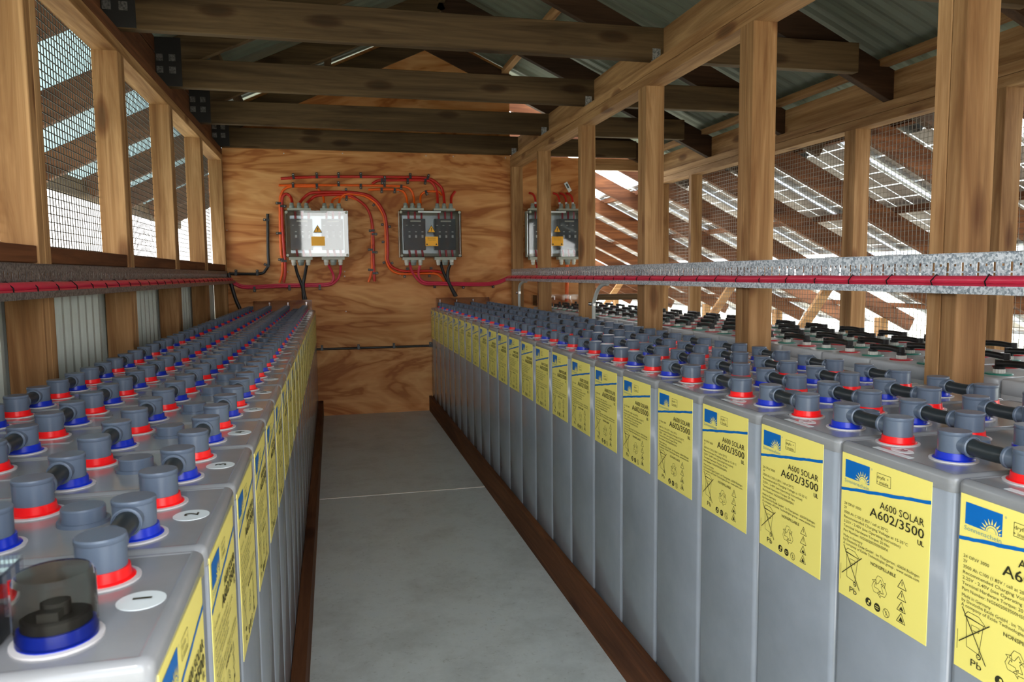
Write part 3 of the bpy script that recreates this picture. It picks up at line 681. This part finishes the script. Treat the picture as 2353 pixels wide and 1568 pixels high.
for k, (m, r, lab, pts) in CAB.items():
    y = {'R': YW-.013, 'O': YW-.011, 'K': YW-.016, 'C': YW-.014}[k[0]]
    P_ = [[x, y, z] for x, z in pts]
    if k in ('R5','O5'): P_ = [[a, b_-.010, c] for a, b_, c in P_]
    if k in ('K5','K6','C3','C4'): P_ = [[a, b_-.026, c] for a, b_, c in P_]
    if k in ('K3','K4'): P_ = [[a, b_-.022, c] for a, b_, c in P_]
    if k in ('O3','R3'): P_[-1 if k == 'x' else 0][1] += .012
    for e_ in (P_[-1],) if k in ('R1','R2','O1','O2','O3','R3','O4','R4','R5','R6','O5','O6') else (): e_[1] = YW-.055
    if k in ('K3','K4','C1','C2','C3','C4','K5','K6'): P_[0][1] = YW-.055
    if k in ('R1','R2','O1','O2'): P_[0][1] = YW-.0108
    if k in ('O4','R4','R6','O6','R5','O5'): P_[0][1] = YW-.0108
    q = MB(); q.tube(smooth(P_, 6), r, 10)
    x0, z0 = pts[0]
    o = tag(q.build('cable', M[m], origin=(x0, y, z0)), lab, 'cable'); cabs[k] = (o, [Vector((p[0], p[2])) for p in smooth(P_, 4)], y)
for x, z in CLIPS:
    k = min(cabs, key=lambda c: min((Vector((x, z))-p).length for p in cabs[c][1]))
    o, ps, y = cabs[k]; j = min(range(len(ps)), key=lambda j: (Vector((x, z))-ps[j]).length)
    j = min(max(j, 0), len(ps)-2); t = (ps[j+1]-ps[j]).normalized(); d = Vector((-t.y, t.x)); q = MB()
    p = ps[j]+t*(Vector((x, z))-ps[j]).dot(t)
    if (Vector((x, z))-p).dot(d) < 0: d = -d
    r = CAB[k][1]; w = .017
    q.beam((p.x-d.x*(r+.002), y-r-.0015, p.y-d.y*(r+.002)), (p.x+d.x*(r+.003), y-r-.0015, p.y+d.y*(r+.003)), .003, w, up=(t.x,0,t.y))
    q.beam((p.x+d.x*(r+.001), y-.001, p.y+d.y*(r+.001)), (p.x+d.x*(r+.020), y-.001, p.y+d.y*(r+.020)), 2*r+.006, w, up=(t.x,0,t.y))
    q.lathe([(0,-.003),(.0045,-.002),(.0045,.002)], (p.x+d.x*(r+.011), y-r-.005, p.y+d.y*(r+.011)), 8, 1, axis='y')
    q.build('cable_clip', [M['black'] if k[0] != 'C' else M['black'], M['bolt']], o, origin=(p.x, y, p.y))

# ------------------------------------------------------------ junction boxes
def jbox(x0, x1, z0, z1, yb, label, kind):
    W_, H_ = x1-x0, z1-z0; dep = .125; yf = yb-dep; e = empty('junction_box', ((x0+x1)/2, yb, z0), label, 'junction box'); O = ((x0+x1)/2, yb, z0)
    q = MB()                                    # open-fronted tray of the enclosure
    q.box(x0, x1, yb-.004, yb, z0, z1); q.box(x0, x0+.004, yf+.05, yb-.004, z0, z1); q.box(x1-.004, x1, yf+.05, yb-.004, z0, z1)
    q.box(x0+.004, x1-.004, yf+.05, yb-.004, z0, z0+.004); q.box(x0+.004, x1-.004, yf+.05, yb-.004, z1-.004, z1)
    q.build('enclosure', M['boxgrey'], e, origin=O)
    MB().box(x0+.03, x1-.03, yb-.012, yb-.008, z0+.03, z1-.03).build('mounting_plate', M['mplate'], e, origin=O)
    q = MB()
    for bx in ((x0, x1, yf, yf+.003, z0, z1), (x0, x0+.003, yf+.003, yf+.048, z0, z1), (x1-.003, x1, yf+.003, yf+.048, z0, z1), (x0+.003, x1-.003, yf+.003, yf+.048, z0, z0+.003), (x0+.003, x1-.003, yf+.003, yf+.048, z1-.003, z1)): q.box(*bx)
    q.build('clear_lid', M['clear'], e, origin=O)
    for sx in (x0+.012, x1-.012):
        for sz in (z0+.012, z1-.012):
            q = MB(); q.lathe([(.010,.05),(.010,0),(.010,0),(.006,-.001),(.006,-.001),(.006,.001),(.006,.001),(0,.0015)], (sx, yf-.002, sz), 16, axis='y'); q.build('lid_screw', M['boxgrey'], e, origin=O)
    for cx in (x0+.25*W_, x0+.745*W_):
        fw = .145*W_/.455; s_ = MB()
        s_.box(cx-fw/1.0*.55, cx+fw*.55, yb-.085, yb-.013, z0+.16*H_, z1-.17*H_); sw = s_.build('fuse_switch', M['switch'], e, origin=O)
        q = MB(); q.box(cx-fw*.22, cx+fw*.32, yb-.089, yb-.0855, z1-.235*H_, z1-.205*H_); q.build('handle_bar', M['glandw'], sw, loc=(0,0,0)) if 0 else q.build('marking_strip', M['glandw'], sw, origin=O, loc=Vector((0,0,0)))
        for j in range(3):
            fx = cx-fw*.32+j*fw*.33; q = MB(); q.box(fx, fx+.014, yb-.0885, yb-.0855, z0+.42*H_, z0+.48*H_); q.box(fx, fx+.014, yb-.0885, yb-.0855, z0+.54*H_, z0+.56*H_); q.box(fx-.02, fx-.006, yb-.0885, yb-.0855, z0+.685*H_, z0+.695*H_)
            q.build('fuse_window', M['white'], sw, origin=O, loc=Vector((0,0,0)))
            q = MB(); q.tube([(fx+.006, yb-.05, z1-.17*H_), (fx+.006, yb-.05, z1-.004)], .008, 8)
            q.tube([(fx+.006, yb-.05, z0+.16*H_), (fx+.012, yb-.05, z0+.004)], .008, 8); q.build('inner_cable', M['crimson'], e, origin=O)
    q = MB(); q.box(x0+.30*W_, x0+.67*W_, yf-.0015, yf, z1-.045*H_, z1-.01*H_); q.build('title_strip', M['white'], e, origin=O)
    for cx in (x0+.225*W_, x0+.745*W_):
        for top in (1, 0):
            zz = z1 if top else z0; s_ = 1 if top else -1; q = MB()
            q.box(cx-.083, cx+.083, yb-.085, yb-.02, min(zz, zz+s_*.020), max(zz, zz+s_*.020)); fl_ = q.build('gland_plate', M['boxgrey'], e, origin=O)
            for j, dx in enumerate((-.052, 0, .052)):
                q = MB(); big = (not top) and j == 1; r = .025 if big else .0175; h = .042
                prof = [(r,0),(r,h*.45),(r,h*.45),(r*.8,h*.5),(r*.86,h*.85),(r*.5,h),(0,h)]
                prof = [(a, s_*b_) for a, b_ in prof]; q.lathe(prof, (cx+dx, yb-.055, zz+s_*.020), 12)
                q.build('cable_gland', M['gland' if (top or big) else 'glandw'], fl_, origin=O, loc=Vector((0,0,0)))
    wx, wz = x0+.51*W_, z0+.59*H_
    if kind == 'warn' or kind == 'plain':
        q = MB(); yy = yf-.0012
        def tri(s_, l, m): q.add([(wx, yy-l*.0005, wz+s_*.62), (wx+s_*.58, yy-l*.0005, wz-s_*.40), (wx-s_*.58, yy-l*.0005, wz-s_*.40)], [(0,1,2)], m)
        tri(.056, 0, 1); tri(.045, 1, 0)
        for a in ([(0,.017),(-.004,.002),(.004,.002),(.006,.003)], [(.003,.006),(.005,.004),(0,-.016),(-.003,-.008)]): q.add([(wx+u, yy-.0012, wz+v) for u, v in a], [(0,1,2,3)], 1)
        q.build('warning_triangle', [M['amber'] if kind == 'warn' else M['white'], M['ink']], e, origin=O)
        q = MB(); q.box(wx-.047, wx+.049, yf-.0014, yf-.0002, z0+.24*H_, z0+.44*H_)
        if kind == 'warn' and x0 > 0:
            for s_, v, w in (('Batterie Trenner', .40, .062), ('Danger Beispiel', .365, .062)) if 0 else (('Batterie Strom', .405, .062), ('Trenner System', .365, .062)): 
                vs_, fs = text2d(s_); ww = max(a for a, _ in vs_); q.add([(wx-.031+a*w/ww, yf-.0018, z0+v*H_-.002+b_*.010) for a, b_ in vs_], fs, 1)
            for dx in (-.036, .036): q.add([(wx+dx, yf-.0018, z0+.30*H_), (wx+dx+.008, yf-.0018, z0+.26*H_), (wx+dx-.008, yf-.0018, z0+.26*H_)], [(0,1,2)], 1)
        q.build('information_label', [M['amber'], M['ink']], e, origin=O)
    return e
jbox(-.318, .131, 1.212, 1.548, YW-.016, 'left junction box on the plywood, its clear lid glaring white', 'warn')
jbox(.509, .977, 1.206, 1.556, YW-.016, 'right junction box on the plywood with clear lid and yellow warning', 'warn')
j3 = jbox(1.513, 1.965, 1.203, 1.565, YW-.016, 'junction box in the side room behind the partition posts', 'warn')
for k, (x, lab) in enumerate(((1.59,'leftmost red cable bending over the side room box'), (1.79,'second red cable bending over the side room box'), (1.845,'third red cable bending over the side room box'), (1.90,'rightmost red cable bending over the side room box'))):
    q = MB(); q.tube(smooth([(x, YW-.06, 1.60), (x, YW-.05, 1.66), (x-.012, YW-.03, 1.70), (x-.035, YW-.004, 1.715)]), .009, 10); q.lathe([(.0095,-.008),(.0095,.008)], (x, YW-.058, 1.63), 10, 1)
    tag(q.build('cable', [M['redc'], M['white']]), lab, 'cable')
q = MB(); q.tube(smooth([(1.85, YW-.055, 1.18), (1.852, YW-.05, 1.05), (1.85, YW-.05, .92), (1.845, YW-.06, .845)]), .014, 10); tag(q.build('cable', M['orange']), 'orange cable dropping straight from the side room box', 'cable')
q = MB(); q.tube(smooth([(1.60, YW-.055, 1.18), (1.61, YW-.05, 1.05), (1.625, YW-.05, .92), (1.64, YW-.06, .845)]), .013, 10); tag(q.build('cable', M['redc']), 'red cable dropping from the left part of the side room box', 'cable')
q = MB(); q.beam((1.855, YW-.01, 1.80), (1.895, YW-.01, 1.73), .03, .002, up=(0,1,0)); q.beam((1.862, YW-.0115, 1.79), (1.880, YW-.0115, 1.757), .014, .001, up=(0,1,0), m=1)
tag(q.build('paper_tag', [M['white'], M['switch']]), 'tilted paper tag pinned above the side room junction box', 'tag')

# ------------------------------------------------------------ acrylic guards over the end terminals
def guard(x0, x1, y0, y1, z0, z1, lab, cups):
    e = empty('terminal_guard', ((x0+x1)/2, (y0+y1)/2, z0), lab, 'guard'); O = ((x0+x1)/2, (y0+y1)/2, z0); t = .003; q = MB()
    q.box(x0, x1, y0, y1, z1-t, z1); q.box(x0, x1, y0, y0+t, z0, z1-t); q.box(x0, x0+t, y0+t, y1, z0, z1-t); q.box(x1-t, x1, y0+t, y1, z0, z1-t)
    q.build('clear_cover', M['smoky'], e, origin=O)
    for cx in cups:
        q = MB(); q.lathe([(.006,0),(.006,.022),(.006,.022),(.010,.022),(.010,.022),(.010,.030),(.010,.030),(0,.031)], (cx, (y0+y1)/2, z1-.045), 6, sm=False); q.build('bolt', M['bolt'], e, origin=O)
    return e
guard(-.560, -.150, 5.79, 5.868, .8185, .893, 'clear acrylic guard at the wall end of the left battery row', [-.19+.0-.131*k for k in range(3)])
guard(.785, 1.200, 5.79, 5.868, .8185, .893, 'clear acrylic guard at the wall end of the right battery row', [.815+.131*k for k in range(3)])
guard(1.56, 2.05, 5.70, 5.868, .8185, .905, 'clear acrylic guard at the wall end of the side room row', [1.6+.131*k for k in range(4)])
e = guard(-.66, -.233, .535, .622, .8185, .866, 'clear acrylic guard on the nearest cell of the left row', [-.27, -.33, -.46])
q = MB(); q.lathe([(.0265,0),(.0265,.044),(.0265,.044),(.0240,.048),(.0240,.048),(0,.0485)], (-.1985, .579, .8186), 28)
tag(q.build('terminal_cup', M['cup']), 'round smoky clear cup over the nearest terminal of the left row', 'guard')

# grey conduits dropping from the right tray
for k, (y, lab) in enumerate(((5.50, 'grey bent conduit under the far end of the right tray'), (3.84, 'grey bent conduit under the middle of the right tray'))):
    x = 1.37; e = empty('conduit', (x, y, .80), lab, 'conduit')
    q = MB(); q.tube(smooth([(x, y, .80), (x, y, .89), (x, y-.01, .925), (x+.003, y-.06, .985), (x+.004, y-.13, 1.012), (x+.004, y-.2, 1.017)]) if k else smooth([(x, y, .80), (x, y, .94), (x, y-.03, .99), (x+.003, y-.12, 1.013), (x+.004, y-.2, 1.017)]), .010, 12); q.build('pipe', M['conduit'], e, origin=(x, y, .80))
    q = MB(); zz = .905 if k else .93; q.lathe([(.0125,-.009),(.0125,.009)], (x, y, zz), 14); q.box(x-.004, x+.004, y+.012, y+.055, zz-.008, zz+.008); q.lathe([(0,-.009),(.007,-.008),(.007,.008),(0,.009)], (x-.006, y+.03, zz), 8); q.lathe([(0,-.009),(.007,-.008),(.007,.008),(0,.009)], (x-.006, y+.05, zz), 8); q.build('pipe_clip', M['bolt'], e, origin=(x, y, .80))

# ------------------------------------------------------------ outside: timber frames with solar modules, seen through the mesh
SL = .49
def zr(x): return 1.90-SL*(x-2.65)          # underside of the right outer rafters
def zl(x): return 2.03+SL*(x-XSL)           # underside of the left outer rafters
n = 0
for i in range(17):
    y = .95+.9*i; n += 1
    x0 = 2.78 if y < 5.95 else RIDGE+.1
    q = MB(); q.beam((x0, y, zr(x0)+.075), (5.6, y, zr(5.6)+.075), .045, .14, bev=.002)
    tag(q.build('outdoor_rafter', M['brown_x']), 'sloping outdoor rafter right of the shed, %s from the camera' % ordn(n), 'beam', 'right outdoor rafters')
    if i % 2 == 0:
        q = MB(); q.beam((3.7, y+.05, -.45), (4.7, y+.05, zr(4.7)+.03), .045, .09); tag(q.build('brace', M['pine_x']), 'slanting timber brace under the right outdoor rafters, %s from the camera' % ordn(i//2+1), 'beam', 'outdoor braces')
        q = MB(); q.beam((5.3, y+.05, -.5), (5.3, y+.05, zr(5.3)), .09, .09, up=(0,1,0)); tag(q.build('outdoor_post', M['pine_z']), 'short post under the right outdoor rafters, %s from the camera' % ordn(i//2+1), 'post', 'outdoor posts')
mod = None
def module(x, y, lab, grp, sl):
    global mod
    if mod is None:
        e = empty('solar_module', (0,0,0)); q = MB(); w, L = .99, 1.62
        for bx in ((0, L, 0, .03, -.02, .02), (0, L, w-.03, w, -.02, .02), (0, .03, .03, w-.03, -.02, .02), (L-.03, L, .03, w-.03, -.02, .02)): q.box(*bx)
        q.build('module_frame', M['alu'], e); MB().box(.03, L-.03, .03, w-.03, .004, .008).build('cell_sheet', M['pv'], e)
        MB().box(.12, .22, .42, .52, -.03, .0035).build('junction_pod', M['black'], e); mod = e; o = e
    else: o = copy_tree(mod)
    o.location = (x, y, zr(x)+.215); o.rotation_euler = (0, math.atan(sl), 0); tag(o, lab, 'solar panel', grp)
cs = math.cos(math.atan(SL))
for r_ in range(15):
    for c_ in range(2):
        if r_ in (3, 8) and c_ == 0: pass
        y = .05+1.03*r_
        if (r_*2+c_) % 9 == 4: continue
        module(2.98+1.68*cs*c_-.0, y, 'framed solar module over the right outdoor rafters, %s in the %s line' % (ordn(r_+1), ('upper', 'lower')[c_]), 'right solar modules', SL)
for i, x in enumerate((3.05, 3.85, 4.6, 5.4)):
    q = MB(); q.beam((x, -.2, zr(x)+.178), (x, 15.6, zr(x)+.168), .05, .045); tag(q.build('mounting_rail', M['brown_y']), '%s dark timber rail under the right solar modules' % ['topmost', 'second', 'third', 'lowest'][i], 'rail', 'mounting rails')
XE = -1.60
for i in range(10):
    y = .33+.9*i
    q = MB(); q.beam((-.86, y, zl(-.86)+.07), (XE, y, zl(XE)+.07), .05, .14, bev=.002)
    tag(q.build('eave_rafter', M['brown_x']), 'short eave rafter left of the shed, %s from the camera' % ordn(i+1), 'beam', 'left eave rafters')
q = MB(); q.beam((XE-.02, -1, zl(XE)+.055), (XE-.02, 9, zl(XE)+.055), .04, .12); tag(q.build('eave_board', M['old_y']), 'long eave board outside the left mesh wall', 'beam')
q = MB()
q.add([(-.80, -1, zl(-.80)+.155), (XE-.05, -1, zl(XE-.05)+.155), (XE-.05, 9, zl(XE-.05)+.155), (-.80, 9, zl(-.80)+.155)]+[(-.80, -1, zl(-.80)+.159), (XE-.05, -1, zl(XE-.05)+.159), (XE-.05, 9, zl(XE-.05)+.159), (-.80, 9, zl(-.80)+.159)], [(0,1,2,3),(7,6,5,4),(0,4,5,1),(1,5,6,2),(2,6,7,3),(3,7,4,0)])
tag(q.build('eave_sheet', M['translucent']), 'pale translucent sheet over the left eave rafters', 'roof sheet')
